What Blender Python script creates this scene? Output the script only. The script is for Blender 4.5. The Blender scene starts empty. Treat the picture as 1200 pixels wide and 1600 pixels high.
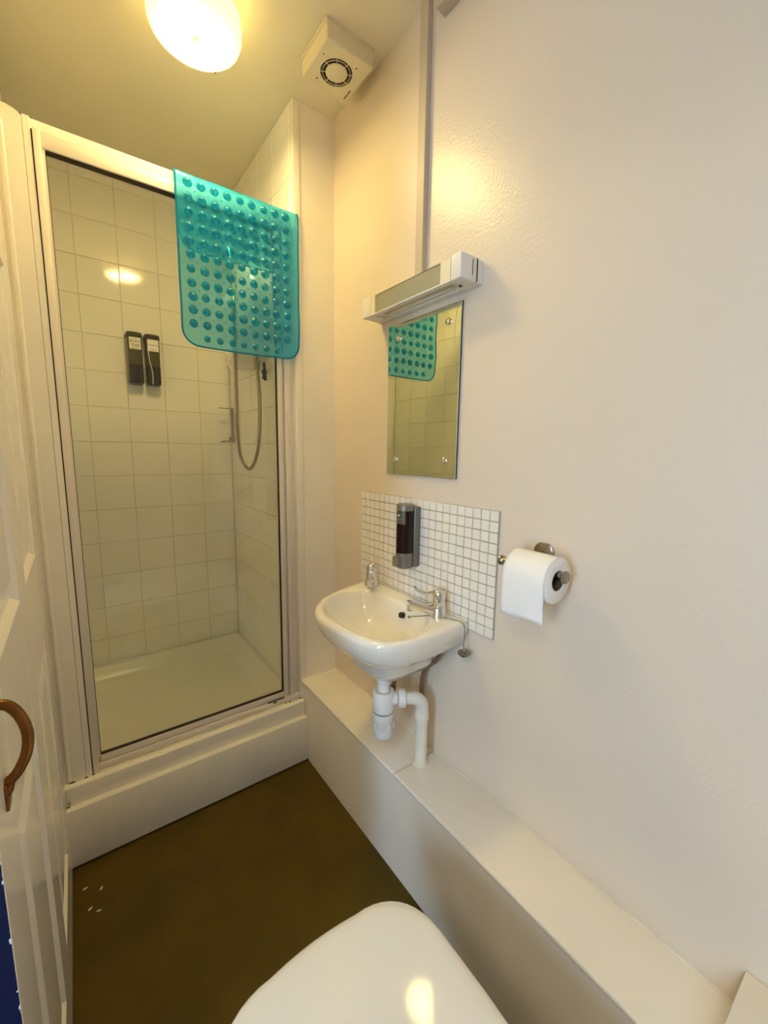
import bpy, bmesh, math, random
from mathutils import Vector, Matrix
random.seed(7)
C = bpy.context.scene.collection
PI = math.pi

# ---------------------------------------------------------------- camera
cam_data = bpy.data.cameras.new('camera')
cam = bpy.data.objects.new('camera', cam_data)
C.objects.link(cam)
RIGHT = Vector((0.803068, -0.595712, 0.014451))
FWD = Vector((0.591209, 0.793496, -0.144349))
UP = Vector((0.074524, 0.124465, 0.989421))
mw = Matrix.Identity(4)
for i, col in enumerate((RIGHT, UP, -FWD)):
    for r in range(3):
        mw[r][i] = col[r]
mw.translation = Vector((-0.8207, 0.0, 1.22896))
cam.matrix_world = mw
cam_data.sensor_fit = 'VERTICAL'
cam_data.sensor_height = 36.0
cam_data.lens = 648.86 / 1600 * 36.0
cam_data.clip_start = 0.01
bpy.context.scene.camera = cam

# ---------------------------------------------------------------- world, assumed daylight, exposure
world = bpy.data.worlds.new('world')
bpy.context.scene.world = world
world.use_nodes = True
bg = world.node_tree.nodes['Background']
bg.inputs['Color'].default_value = (0.72, 0.84, 1.0, 1)
bg.inputs['Strength'].default_value = 0.15
LAMP_STRENGTH = 60.0
LAMP_COLOR = (1.0, 0.73, 0.28)
day = bpy.data.lights.new('assumed_hall_daylight', 'AREA')  # assumed unseen daylight source in the hall
day.shape = 'RECTANGLE'
day.size, day.size_y = 0.32, 1.2
day.energy = 18.5
day.color = (0.46, 0.72, 1.0)
dayo = bpy.data.objects.new('assumed_hall_daylight', day)
dayo.location = (-2.58, -0.36, 1.35)
dayo.rotation_euler = (PI / 2, 0, -PI / 2)      # faces +x
C.objects.link(dayo)
hall = bpy.data.lights.new('hall_fill_light', 'AREA')
hall.shape = 'DISK'
hall.size = 0.45
hall.energy = 7
hall.color = (1.0, 0.80, 0.52)
hallo = bpy.data.objects.new('hall_fill_light', hall)
hallo.location = (-1.75, -0.35, 2.27)               # added unseen fill to brighten the lower room, no fitting; faces down
C.objects.link(hallo)
sc = bpy.context.scene
sc.view_settings.view_transform = 'Standard'
sc.view_settings.look = 'None'
sc.view_settings.gamma = 1.0
sc.view_settings.use_curve_mapping = False
sc.view_settings.exposure = 0.9
try:
    sc.cycles.use_denoising = True
    sc.cycles.max_bounces = 20
    sc.cycles.diffuse_bounces = 14
    sc.cycles.glossy_bounces = 6
    sc.cycles.transparent_max_bounces = 24
    sc.cycles.sample_clamp_indirect = 10.0
except Exception:
    pass

# ---------------------------------------------------------------- materials
def principled(name, color, rough=0.5, metal=0.0, bump=0.0, bscale=200.0, vary=0.0, vscale=6.0, coat=0.0, spec=0.5,
               dark=None, dscale=3.0):
    m = bpy.data.materials.new(name)
    m.use_nodes = True
    nt = m.node_tree
    b = nt.nodes['Principled BSDF']
    b.inputs['Base Color'].default_value = (*color, 1)
    b.inputs['Roughness'].default_value = rough
    b.inputs['Metallic'].default_value = metal
    b.inputs['Coat Weight'].default_value = coat
    b.inputs['Specular IOR Level'].default_value = spec
    tc = nt.nodes.new('ShaderNodeTexCoord')
    if vary:
        n = nt.nodes.new('ShaderNodeTexNoise')
        n.inputs['Scale'].default_value = vscale
        n.inputs['Detail'].default_value = 5
        nt.links.new(tc.outputs['Object'], n.inputs['Vector'])
        r = nt.nodes.new('ShaderNodeValToRGB')
        lo = dark if dark else tuple(c * (1 - vary) for c in color)
        r.color_ramp.elements[0].position = 0.3
        r.color_ramp.elements[1].position = 0.7
        r.color_ramp.elements[0].color = (*lo, 1)
        r.color_ramp.elements[1].color = (*[min(1, c * (1 + vary * 0.6)) for c in color], 1)
        nt.links.new(n.outputs['Fac'], r.inputs['Fac'])
        nt.links.new(r.outputs['Color'], b.inputs['Base Color'])
    if bump:
        n2 = nt.nodes.new('ShaderNodeTexNoise')
        n2.inputs['Scale'].default_value = bscale
        n2.inputs['Detail'].default_value = 4
        nt.links.new(tc.outputs['Object'], n2.inputs['Vector'])
        bp = nt.nodes.new('ShaderNodeBump')
        bp.inputs['Strength'].default_value = bump
        bp.inputs['Distance'].default_value = 0.002
        nt.links.new(n2.outputs['Fac'], bp.inputs['Height'])
        nt.links.new(bp.outputs['Normal'], b.inputs['Normal'])
    return m

def mix_material(name, build):
    m = bpy.data.materials.new(name)
    m.use_nodes = True
    nt = m.node_tree
    nt.nodes.clear()
    out = nt.nodes.new('ShaderNodeOutputMaterial')
    nt.links.new(build(nt), out.inputs['Surface'])
    return m

def node(nt, kind, **kw):
    n = nt.nodes.new(kind)
    for k, v in kw.items():
        n.inputs[k].default_value = v
    return n

def mix(nt, fac, a, b):
    s = nt.nodes.new('ShaderNodeMixShader')
    if isinstance(fac, (int, float)):
        s.inputs[0].default_value = fac
    else:
        nt.links.new(fac, s.inputs[0])
    nt.links.new(a, s.inputs[1])
    nt.links.new(b, s.inputs[2])
    return s.outputs[0]

def sheet_fresnel(nt, ior):
    g = nt.nodes.new('ShaderNodeNewGeometry')
    r = nt.nodes.new('ShaderNodeMapRange')
    r.inputs['To Min'].default_value = ior
    r.inputs['To Max'].default_value = 1 / ior
    nt.links.new(g.outputs['Backfacing'], r.inputs['Value'])
    f = nt.nodes.new('ShaderNodeFresnel')
    nt.links.new(r.outputs[0], f.inputs['IOR'])
    return f

M = {}
M['wall_paint'] = principled('wall_paint', (0.75, 0.655, 0.545), 0.30, bump=0.42, bscale=130, spec=0.5, vary=0.025, vscale=3)
M['ceiling_paint'] = principled('ceiling_paint', (0.86, 0.80, 0.66), 0.6, bump=0.05, bscale=60, vary=0.03, vscale=4)
M['trim_paint'] = principled('trim_paint', (0.90, 0.865, 0.77), 0.22, bump=0.03, bscale=40, vary=0.03, vscale=9)
M['boxing_paint'] = principled('boxing_paint', (0.87, 0.83, 0.75), 0.2, bump=0.03, bscale=30, vary=0.03, vscale=6)
M['door_paint'] = principled('door_paint', (0.90, 0.86, 0.78), 0.13, bump=0.035, bscale=25, vary=0.02, vscale=7)
M['navy'] = principled('navy', (0.0015, 0.006, 0.045), 0.5, bump=0.1, bscale=90)
M['carpet_navy'] = principled('carpet_navy', (0.008, 0.02, 0.10), 0.9, bump=0.4, bscale=500)
M['floor_vinyl'] = principled('floor_vinyl', (0.088, 0.056, 0.002), 0.45, spec=0.25, bump=0.06, bscale=260, vary=0.28, vscale=5)
M['tile'] = principled('tile', (0.92, 0.91, 0.86), 0.08, bump=0.05, bscale=9, vary=0.03, vscale=2)
M['grout'] = principled('grout', (0.72, 0.67, 0.54), 0.8, vary=0.2, vscale=8)
M['mosaic'] = principled('mosaic', (0.83, 0.80, 0.74), 0.16, bump=0.08, bscale=60)
M['mosaic_grout'] = principled('mosaic_grout', (0.42, 0.37, 0.29), 0.85, vary=0.15, vscale=30)
M['ceramic'] = principled('ceramic', (0.84, 0.82, 0.75), 0.06, coat=0.4)
M['tray'] = principled('tray', (0.90, 0.89, 0.83), 0.15)
M['lid_plastic'] = principled('lid_plastic', (0.80, 0.79, 0.76), 0.07, bump=0.006, bscale=14)
M['white_plastic'] = principled('white_plastic', (0.82, 0.82, 0.82), 0.32)
M['pipe_white'] = principled('pipe_white', (0.80, 0.77, 0.68), 0.3)
M['fan_plastic'] = principled('fan_plastic', (0.80, 0.73, 0.56), 0.4)
M['trunk_plastic'] = principled('trunk_plastic', (0.54, 0.45, 0.34), 0.45)
M['light_plastic'] = principled('light_plastic', (0.80, 0.78, 0.74), 0.35)
M['black'] = principled('black', (0.012, 0.010, 0.008), 0.4)
M['dark_gap'] = principled('dark_gap', (0.02, 0.013, 0.006), 0.7)
M['alu'] = principled('alu', (0.80, 0.75, 0.68), 0.5, metal=0.1)
M['chrome'] = principled('chrome', (0.80, 0.79, 0.77), 0.07, metal=1.0)
M['brushed'] = principled('brushed', (0.34, 0.31, 0.25), 0.25, metal=1.0)
M['hose_metal'] = principled('hose_metal', (0.42, 0.34, 0.18), 0.25, metal=1.0)
M['braid'] = principled('braid', (0.30, 0.22, 0.16), 0.3, metal=0.9, bump=0.8, bscale=900)
M['brass'] = principled('brass', (0.24, 0.105, 0.025), 0.38, metal=1.0, vary=0.3, vscale=40)
M['paper'] = principled('paper', (0.90, 0.88, 0.86), 0.95, bump=0.35, bscale=160, spec=0.1)
M['cardboard'] = principled('cardboard', (0.10, 0.06, 0.035), 0.9)
M['label_white'] = principled('label_white', (0.93, 0.91, 0.86), 0.5)
M['ink'] = principled('ink', (0.04, 0.035, 0.03), 0.6)
M['bottle_dark'] = principled('bottle_dark', (0.010, 0.008, 0.003), 0.25)
M['bottle_smoke'] = principled('bottle_smoke', (0.065, 0.055, 0.016), 0.25)
M['silver_plastic'] = principled('silver_plastic', (0.21, 0.19, 0.16), 0.34, metal=0.4)
M['red_soap'] = principled('red_soap', (0.012, 0.0008, 0.0008), 0.12, spec=0.35)
M['badge'] = principled('badge', (0.10, 0.085, 0.04), 0.3)
M['olive_button'] = principled('olive_button', (0.26, 0.24, 0.15), 0.3, metal=0.3)
M['mirror'] = principled('mirror', (0.80, 0.85, 0.72), 0.0, metal=1.0)
M['mirror_edge'] = principled('mirror_edge', (0.03, 0.045, 0.03), 0.2)
M['flake'] = principled('flake', (0.82, 0.80, 0.75), 0.7)
M['caulk'] = principled('caulk', (0.78, 0.72, 0.60), 0.5, vary=0.12, vscale=20)
M['grime'] = principled('grime', (0.10, 0.06, 0.025), 0.7, vary=0.4, vscale=60)
M['hall_paint'] = principled('hall_paint', (0.70, 0.70, 0.70), 0.6)

def _glass(nt):
    lw = sheet_fresnel(nt, 1.5)
    t = node(nt, 'ShaderNodeBsdfTransparent', Color=(0.985, 0.985, 0.965, 1))
    g = node(nt, 'ShaderNodeBsdfGlossy', Roughness=0.01)
    return mix(nt, lw.outputs[0], t.outputs[0], g.outputs[0])
M['glass'] = mix_material('glass', _glass)

def _diffuser(nt):
    t = node(nt, 'ShaderNodeBsdfTransparent', Color=(0.85, 0.82, 0.68, 1))
    d = node(nt, 'ShaderNodeBsdfDiffuse', Color=(0.62, 0.60, 0.47, 1))
    tl = node(nt, 'ShaderNodeBsdfTranslucent', Color=(0.7, 0.66, 0.5, 1))
    g = node(nt, 'ShaderNodeBsdfGlossy', Roughness=0.15)
    a = mix(nt, 0.4, d.outputs[0], tl.outputs[0])
    a = mix(nt, 0.32, a, t.outputs[0])
    return mix(nt, 0.07, a, g.outputs[0])
M['prismatic'] = mix_material('prismatic', _diffuser)

def teal(name, tint, body, tfac):
    def f(nt):
        fr = sheet_fresnel(nt, 1.4)
        t = node(nt, 'ShaderNodeBsdfTransparent', Color=(*tint, 1))
        d = node(nt, 'ShaderNodeBsdfDiffuse', Color=(*body, 1))
        tl = node(nt, 'ShaderNodeBsdfTranslucent', Color=(*body, 1))
        g = node(nt, 'ShaderNodeBsdfGlossy', Roughness=0.07)
        a = mix(nt, 0.45, d.outputs[0], tl.outputs[0])
        a = mix(nt, tfac, a, t.outputs[0])
        return mix(nt, fr.outputs[0], a, g.outputs[0])
    return mix_material(name, f)
M['mat_teal'] = teal('mat_teal', (0.46, 0.93, 1.0), (0.03, 0.60, 0.98), 0.60)
M['bump_teal'] = teal('bump_teal', (0.22, 0.78, 0.90), (0.02, 0.46, 0.70), 0.56)
M['rim_teal'] = teal('rim_teal', (0.14, 0.62, 0.80), (0.01, 0.34, 0.56), 0.45)

def _opal(nt):
    # opal glass lit by the lamp inside: brightest across the bottom, warmer on the sides
    tc = nt.nodes.new('ShaderNodeTexCoord')
    sep = nt.nodes.new('ShaderNodeSeparateXYZ')
    nt.links.new(tc.outputs['Object'], sep.inputs[0])
    ln = nt.nodes.new('ShaderNodeVectorMath'); ln.operation = 'LENGTH'
    cmb = nt.nodes.new('ShaderNodeCombineXYZ')
    nt.links.new(sep.outputs['X'], cmb.inputs['X']); nt.links.new(sep.outputs['Y'], cmb.inputs['Y'])
    nt.links.new(cmb.outputs[0], ln.inputs[0])
    rp = nt.nodes.new('ShaderNodeFloatCurve')
    cv = rp.mapping.curves[0]
    for x, y in ((0.07, 0.02), (0.16, 1.0), (0.60, 1.0), (0.78, 0.16), (0.86, 0.045)):
        cv.points.new(x, y)
    cv.points[0].location = (0, 0.012); cv.points[-1].location = (1, 0.036)
    for q in cv.points: q.handle_type = 'VECTOR'
    rp.mapping.update()
    sc1 = nt.nodes.new('ShaderNodeMath'); sc1.operation = 'MULTIPLY'; sc1.inputs[1].default_value = 1 / 0.115
    sc2 = nt.nodes.new('ShaderNodeMath'); sc2.operation = 'MULTIPLY'; sc2.inputs[1].default_value = LAMP_STRENGTH
    nt.links.new(ln.outputs['Value'], sc1.inputs[0])
    nt.links.new(sc1.outputs[0], rp.inputs['Value'])
    nt.links.new(rp.outputs[0], sc2.inputs[0])
    rp = sc2
    e = node(nt, 'ShaderNodeEmission', Color=(*LAMP_COLOR, 1))
    nt.links.new(rp.outputs[0], e.inputs['Strength'])
    cr = nt.nodes.new('ShaderNodeValToRGB')
    cr.color_ramp.elements[0].position = 0.70; cr.color_ramp.elements[0].color = (*LAMP_COLOR, 1)
    cr.color_ramp.elements[1].position = 0.84; cr.color_ramp.elements[1].color = (1.0, 0.68, 0.17, 1)
    nt.links.new(sc1.outputs[0], cr.inputs['Fac'])
    nt.links.new(cr.outputs['Color'], e.inputs['Color'])
    g = node(nt, 'ShaderNodeBsdfGlossy', Roughness=0.1)
    return mix(nt, 0.05, e.outputs[0], g.outputs[0])
M['opal'] = mix_material('opal', _opal)

# ---------------------------------------------------------------- mesh helpers (all in world coordinates)
def link(o, parent=None):
    C.objects.link(o)
    if parent is not None:
        o.parent = parent
        if parent.type == 'EMPTY':
            o.matrix_parent_inverse = Matrix.Translation(-parent.location)
    return o

def obj(name, bm, mat, parent=None, smooth=False, angle=40):
    me = bpy.data.meshes.new(name)
    bmesh.ops.recalc_face_normals(bm, faces=bm.faces)
    bm.to_mesh(me); bm.free()
    me.materials.append(M[mat] if isinstance(mat, str) else mat)
    if smooth:
        for p in me.polygons: p.use_smooth = True
        try: me.set_sharp_from_angle(angle=math.radians(angle))
        except Exception: pass
    o = bpy.data.objects.new(name, me)
    return link(o, parent)

def thing(name, label, cat, loc, group=None):
    o = bpy.data.objects.new(name, None)
    o.location = loc
    o.empty_display_size = 0.05
    C.objects.link(o)
    return tag(o, label, cat, group)

def tag(o, label, cat, group=None, kind=None):
    o['label'] = label; o['category'] = cat
    if group: o['group'] = group
    if kind: o['kind'] = kind
    return o

def struct(o, label, cat):
    return tag(o, label, cat, None, 'structure')

def add_box(bm, lo, hi, bevel=0.0, seg=2):
    vs = [bm.verts.new((x, y, z)) for x in (lo[0], hi[0]) for y in (lo[1], hi[1]) for z in (lo[2], hi[2])]
    f = [(0, 1, 3, 2), (4, 6, 7, 5), (0, 4, 5, 1), (2, 3, 7, 6), (0, 2, 6, 4), (1, 5, 7, 3)]
    fs = [bm.faces.new([vs[i] for i in q]) for q in f]
    if bevel:
        es = list({e for q in fs for e in q.edges})
        bmesh.ops.bevel(bm, geom=es, offset=bevel, segments=seg, profile=0.5, affect='EDGES')
    return bm

def box(lo, hi, bevel=0.0, seg=2):
    return add_box(bmesh.new(), lo, hi, bevel, seg)

def add_loft(bm, rings, cap0=True, cap1=True, closed=True):
    R_ = [[bm.verts.new(p) for p in r] for r in rings]
    for a, b in zip(R_, R_[1:]):
        n = len(a)
        for i in range(n if closed else n - 1):
            j = (i + 1) % n
            bm.faces.new((a[i], a[j], b[j], b[i]))
    if cap0: bm.faces.new(R_[0][::-1])
    if cap1: bm.faces.new(R_[-1])
    return bm

def loft(rings, cap0=True, cap1=True): return add_loft(bmesh.new(), rings, cap0, cap1)

def frame_for(d):
    d = d.normalized()
    a = Vector((0, 0, 1)) if abs(d.z) < 0.9 else Vector((1, 0, 0))
    u = d.cross(a).normalized()
    return u, d.cross(u).normalized()

def add_tube(bm, pts, r, n=12, caps=True, close=False):
    pts = [Vector(p) for p in pts]
    rings = []
    u = None
    for i, p in enumerate(pts):
        if close:
            d = pts[(i + 1) % len(pts)] - pts[i - 1]
        else:
            d = pts[min(i + 1, len(pts) - 1)] - pts[max(i - 1, 0)]
        d.normalize()
        if u is None:
            u, v = frame_for(d)
        else:
            u = (u - d * u.dot(d)).normalized(); v = d.cross(u).normalized()
        rr = r[i] if isinstance(r, (list, tuple)) else r
        rings.append([p + (u * math.cos(2 * PI * k / n) + v * math.sin(2 * PI * k / n)) * rr for k in range(n)])
    if close:
        rings.append(rings[0])
        return add_loft(bm, rings, False, False)
    return add_loft(bm, rings, caps, caps)

def tube(pts, r, n=12, **k): return add_tube(bmesh.new(), pts, r, n, **k)

def add_lathe(bm, origin, axis, prof, n=32):
    """prof: list of (radius, height along axis)"""
    o = Vector(origin); ax = Vector(axis).normalized()
    u, v = frame_for(ax)
    rings = []
    for r, h in prof:
        r = max(r, 1e-5)
        rings.append([o + ax * h + (u * math.cos(2 * PI * k / n) + v * math.sin(2 * PI * k / n)) * r for k in range(n)])
    add_loft(bm, rings, True, True)
    return bm

def lathe(origin, axis, prof, n=32): return add_lathe(bmesh.new(), origin, axis, prof, n)

def smooth_path(pts, sub=8):
    P = [Vector(p) for p in pts]
    out = []
    for i in range(len(P) - 1):
        p0, p1, p2, p3 = P[max(i - 1, 0)], P[i], P[i + 1], P[min(i + 2, len(P) - 1)]
        for s in range(sub):
            t = s / sub
            out.append(0.5 * ((2 * p1) + (p2 - p0) * t + (2 * p0 - 5 * p1 + 4 * p2 - p3) * t * t + (3 * p1 - p0 - 3 * p2 + p3) * t ** 3))
    out.append(P[-1])
    return out

def closed_curve(pts, sub=6):
    P = [Vector(p) for p in pts]; n = len(P); out = []
    for i in range(n):
        p0, p1, p2, p3 = P[i - 1], P[i], P[(i + 1) % n], P[(i + 2) % n]
        for s in range(sub):
            t = s / sub
            out.append(0.5 * ((2 * p1) + (p2 - p0) * t + (2 * p0 - 5 * p1 + 4 * p2 - p3) * t * t + (3 * p1 - p0 - 3 * p2 + p3) * t ** 3))
    return out

def prism(outline, a, b, bevel=0.0):
    """outline: list of 3D points; extruded by vector (b-a)"""
    bm = bmesh.new()
    d = Vector(b) - Vector(a)
    add_loft(bm, [[Vector(p) for p in outline], [Vector(p) + d for p in outline]])
    return bm

def text(name, body, size, mat, parent, loc, right, up, depth=0.0004):
    cu = bpy.data.curves.new(name, 'FONT')
    cu.body = body; cu.size = size; cu.extrude = depth
    cu.align_x = 'CENTER'; cu.align_y = 'CENTER'
    tmp = bpy.data.objects.new(name, cu)
    C.objects.link(tmp)
    dg = bpy.context.evaluated_depsgraph_get()
    me = bpy.data.meshes.new_from_object(tmp.evaluated_get(dg))
    bpy.data.objects.remove(tmp)
    r = Vector(right).normalized(); u = Vector(up).normalized(); nrm = r.cross(u)
    m4 = Matrix.Identity(4)
    for i, col in enumerate((r, u, nrm)):
        for k in range(3): m4[k][i] = col[k]
    m4.translation = Vector(loc)
    me.transform(m4)
    me.materials.clear(); me.materials.append(M[mat])
    o = bpy.data.objects.new(name, me)
    return link(o, parent)

# ---------------------------------------------------------------- dimensions (metres)
H = 2.373          # ceiling
YP = 1.432         # pilaster / nib face
XA = -0.158        # right alcove wall tile face
XL = -0.92         # left alcove wall tile face
YB = 2.217         # alcove back wall tile face
XD = -0.912        # door leaf face
BX = -0.153        # pipe boxing face
ZB = 0.324         # pipe boxing top
FY = -0.35         # wall behind the camera

# ---------------------------------------------------------------- room shell
struct(obj('floor', box((-0.96, FY, -0.05), (0.0, 1.5, 0.0)), 'floor_vinyl'), 'dark olive brown vinyl floor of the shower room', 'floor')
struct(obj('ceiling', box((-1.0, FY - .1, H), (0.1, 2.32, H + 0.05)), 'ceiling_paint'), 'warm cream painted ceiling above the shower room', 'ceiling')
struct(obj('wall_right', box((0.0, FY, -0.05), (0.1, YP + .05, H)), 'wall_paint'), 'magnolia painted wall carrying basin, mirror and strip light', 'wall')
struct(obj('wall_front', box((-1.0, FY - .1, -0.05), (0.1, FY, H)), 'wall_paint'), 'painted wall behind the toilet opposite the shower', 'wall')
lw = bmesh.new()
add_box(lw, (-1.0, FY, -0.05), (-0.93, -0.30, H))
add_box(lw, (-1.0, -0.30, 2.06), (-0.93, YP + .03, H))  # doorway gap below, nearer than the door, is assumed to admit hall light
struct(obj('wall_left', lw, 'wall_paint'), 'painted wall strip above and beside the panelled door', 'wall')

def tiled_wall(name, body_lo, body_hi, axis, face, u0, u1, uo, zo, sign, label):
    w = struct(obj(name, box(body_lo, body_hi), 'grout'), label, 'wall')
    P = 0.150; J = 0.0022
    cache = {}
    def piece(ua, ub, za, zb):
        key = (round(ub - ua, 4), round(zb - za, 4))
        if key not in cache:
            hu, hz = (ub - ua) / 2, (zb - za) / 2
            bm = bmesh.new()
            if axis == 'y': add_box(bm, (-hu, -0.002, -hz), (hu, 0.002, hz), 0.0011, 1)
            else: add_box(bm, (-0.002, -hu, -hz), (0.002, hu, hz), 0.0011, 1)
            me = bpy.data.meshes.new('tile')
            bm.to_mesh(me); bm.free(); me.materials.append(M['tile'])
            cache[key] = me
        o = bpy.data.objects.new('tile', cache[key])
        c = ((ua + ub) / 2, (za + zb) / 2)
        off = face + sign * 0.002
        o.location = (c[0], off, c[1]) if axis == 'y' else (off, c[0], c[1])
        o.rotation_euler = ((random.uniform(-1, 1) * .004, 0, random.uniform(-1, 1) * .004) if axis == 'y'
                            else (0, random.uniform(-1, 1) * .004, random.uniform(-1, 1) * .004))
        link(o, w)
    k0 = math.floor((u0 - uo) / P) - 1
    for ku in range(k0, k0 + 12):
        ua, ub = max(uo + ku * P, u0), min(uo + (ku + 1) * P, u1)
        if ub - ua < 0.012: continue
        for kz in range(-6, 12):
            za, zb = max(zo + kz * P, 0.236), min(zo + (kz + 1) * P, H)
            if zb - za < 0.012: continue
            piece(ua + J / 2, ub - J / 2, za + J / 2, zb - J / 2)
    return w

tiled_wall('wall_back', (-1.0, YB + .0025, 0), (0.0, YB + .1, H), 'y', YB, XL, XA, -0.304, 0.953, 1,
           'cream square tiled wall at the back of the shower')
tiled_wall('wall_shower_right', (XA + .0025, YP, 0), (0.1, YB + .1, H), 'x', XA, YP + .012, YB, 1.758, 0.953, 1,
           'cream tiled right wall of the shower with its painted end pier')
tiled_wall('wall_shower_left', (-1.0, YP + .03, 0), (XL - .0025, YB + .1, H), 'x', XL, 1.50, YB, 1.758, 0.953, -1,
           'cream tiled left wall inside the shower')
# painted end of the pier, facing the room
struct(obj('trim_1', box((XA + .026, YP - 0.003, 0.245), (0.0, YP, H)), 'trim_paint'), 'narrow painted face of the pier right of the shower', 'pier')
bm = box((XA - .001, YP - 0.0055, 0.246), (XA + 0.026, YP + .012, H), 0.0025, 3)
struct(obj('trim_2', bm, 'trim_paint', smooth=True), 'slim cream edging strip up the pier beside the shower door', 'trim')

# nib left of the shower door: flat post with rounded bead
bm = bmesh.new()
out = [(-0.93, YP + .035, 2.0), ]
add_box(bm, (-0.958, YP - 0.002, 0.2), (-0.900, YP + .05, 2.0), 0.003)
nib = struct(obj('trim_3', bm, 'trim_paint', smooth=True), 'painted door lining left of the shower frame', 'trim')
bm = tube([(-0.9005, YP - 0.003, 0.205), (-0.9005, YP - 0.003, 1.99)], 0.006, 12)
obj('bead', bm, 'trim_paint', nib, smooth=True)
bm = box((-0.9295, 1.398, 0.19), (-0.917, YP, 2.03), 0.003)
obj('stop_strip', bm, 'trim_paint', nib, smooth=True)
bm = bmesh.new()
outl = [(-0.900, YP - .006, 0.21), (-0.8605, YP - .006, 0.21)]
pts = [(-0.900, 0.21), (-0.8605, 0.21), (-0.8605, 2.012), (-0.866, 2.019), (-0.876, 2.024), (-0.888, 2.027), (-0.900, 2.028)]
add_loft(bm, [[(x, YP - .006, z) for x, z in pts], [(x, YP + .05, z) for x, z in pts]])
struct(obj('trim_4', bm, 'trim_paint'), 'flat painted post with a rounded top left of the shower', 'trim')
bm = box((-0.8600, YP - .001, 0.24), (-0.845, YP + .05, 2.022), 0.002)
struct(obj('trim_5', bm, 'trim_paint'), 'narrow painted fillet between post and shower frame', 'trim')
bm = box((-0.862, YP + .008, 1.9985), (XA + .001, YP + .06, 2.023), 0.002)
struct(obj('trim_6', bm, 'trim_paint'), 'cream painted timber rail along the top of the shower frame', 'trim')

# shower plinth: lower board with ledge, upper riser
bm = box((-0.915, 1.380, 0.004), (BX - .0005, 1.42, 0.188), 0.0025)
pl = struct(obj('baseboard_front', bm, 'trim_paint', smooth=True), 'painted step board below the shower door', 'plinth')
obj('riser', box((-0.915, 1.402, 0.186), (BX - .0005, 1.50, 0.246), 0.004, 3), 'trim_paint', pl, smooth=True)
bm = tube([(-0.912, 1.381, 0.003), (BX, 1.381, 0.003)], 0.0035, 8)
obj('shadow_gap', bm, 'dark_gap', pl)
obj('caulk_bead', tube([(-0.905, 1.426, .247), (-.6, 1.4275, .2465), (XA, 1.427, .247)], 0.003, 8), 'caulk', pl, smooth=True)
bm = bmesh.new()
for x, y, z, s in [(-0.897, 1.424, .247, .005), (-0.892, 1.423, .247, .004), (-0.8605, 1.423, .2475, .0035), (-0.8425, 1.4255, .2475, .0045),
                   (-0.9085, 1.3995, .190, .004), (-0.905, 1.400, .2, .003), (-0.2235, 1.4265, .248, .004), (-.208, 1.4255, .248, .004), (-.162, 1.425, .248, .0035)]:
    bmesh.ops.create_icosphere(bm, subdivisions=1, radius=s, matrix=Matrix.Translation((x, y, z)) @ Matrix.Diagonal((1.6, .6, .7, 1)))
g = obj('grime_specks', bm, 'grime', pl); g['kind'] = 'stuff'

# pipe boxing along the right wall
bx = struct(obj('trim_7', box((BX, 0.094, 0.0), (BX + .014, 1.3985, ZB - .012), 0.001), 'boxing_paint'),
            'cream gloss boxed in pipe run along the right wall', 'boxing')
obj('end_return', box((BX, 1.395, 0.19), (BX + .014, YP - .004, ZB - .012)), 'boxing_paint', bx)
obj('top_board', box((BX - .004, 0.090, ZB - .014), (0.0, 0.8285, ZB), 0.005, 3), 'boxing_paint', bx, smooth=True)
obj('top_board', box((BX - .004, 0.8300, ZB - .014), (0.0, YP - .003, ZB + .0008), 0.005, 3), 'boxing_paint', bx, smooth=True)
obj('caulk_bead', tube([(-0.001, .09, ZB), (-0.001, .6, ZB + .0005), (-.0015, .86, ZB), (-0.001, 1.1, ZB), (-.001, 1.43, ZB)], 0.0028, 8), 'caulk', bx, smooth=True)
obj('joint_bead', tube([(BX, .829, ZB + .0002), (-.05, .829, ZB + .0004), (-.0, .833, ZB)], 0.002, 8), 'caulk', bx, smooth=True)
# raised boxing behind / beside the toilet
rb = struct(obj('trim_8', box((-0.60, FY, 0.0), (0.0, 0.0935, 0.40), 0.004, 2), 'boxing_paint', smooth=True),
            'raised white box end at the bottom right corner, on the pipe boxing', 'boxing')
rb2 = None

# ---------------------------------------------------------------- assumed hallway outside the assumed doorway, both unseen
struct(obj('floor_hall', box((-2.6, -1.3, -0.055), (-0.96, 1.0, -0.004)), 'carpet_navy'), 'navy carpet in the hall outside the door', 'floor')
hw = bmesh.new()
add_box(hw, (-2.62, -1.3, -0.05), (-2.6, 1.0, 0.75)); add_box(hw, (-2.62, -1.3, 1.95), (-2.6, 1.0, 2.4))
add_box(hw, (-2.62, -1.3, .75), (-2.6, -.52, 1.95)); add_box(hw, (-2.62, -.20, .75), (-2.6, 1.0, 1.95))  # assumed unseen opening, sized to let the daylight source shine through
add_box(hw, (-2.6, 0.98, -0.05), (-0.96, 1.0, 2.4)); add_box(hw, (-2.6, -1.32, -0.05), (-0.96, -1.3, 2.4))
add_box(hw, (-2.6, -1.3, 2.4), (-0.96, 1.0, 2.42))
add_box(hw, (-1.0, -1.3, -0.05), (-0.96, FY - .0, 2.4)); add_box(hw, (-1.0, -1.3, 2.3), (-0.96, 1.0, 2.4))
struct(obj('wall_hall', hw, 'hall_paint'), 'pale hall walls with an assumed daylight opening, outside the doorway', 'wall')

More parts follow.
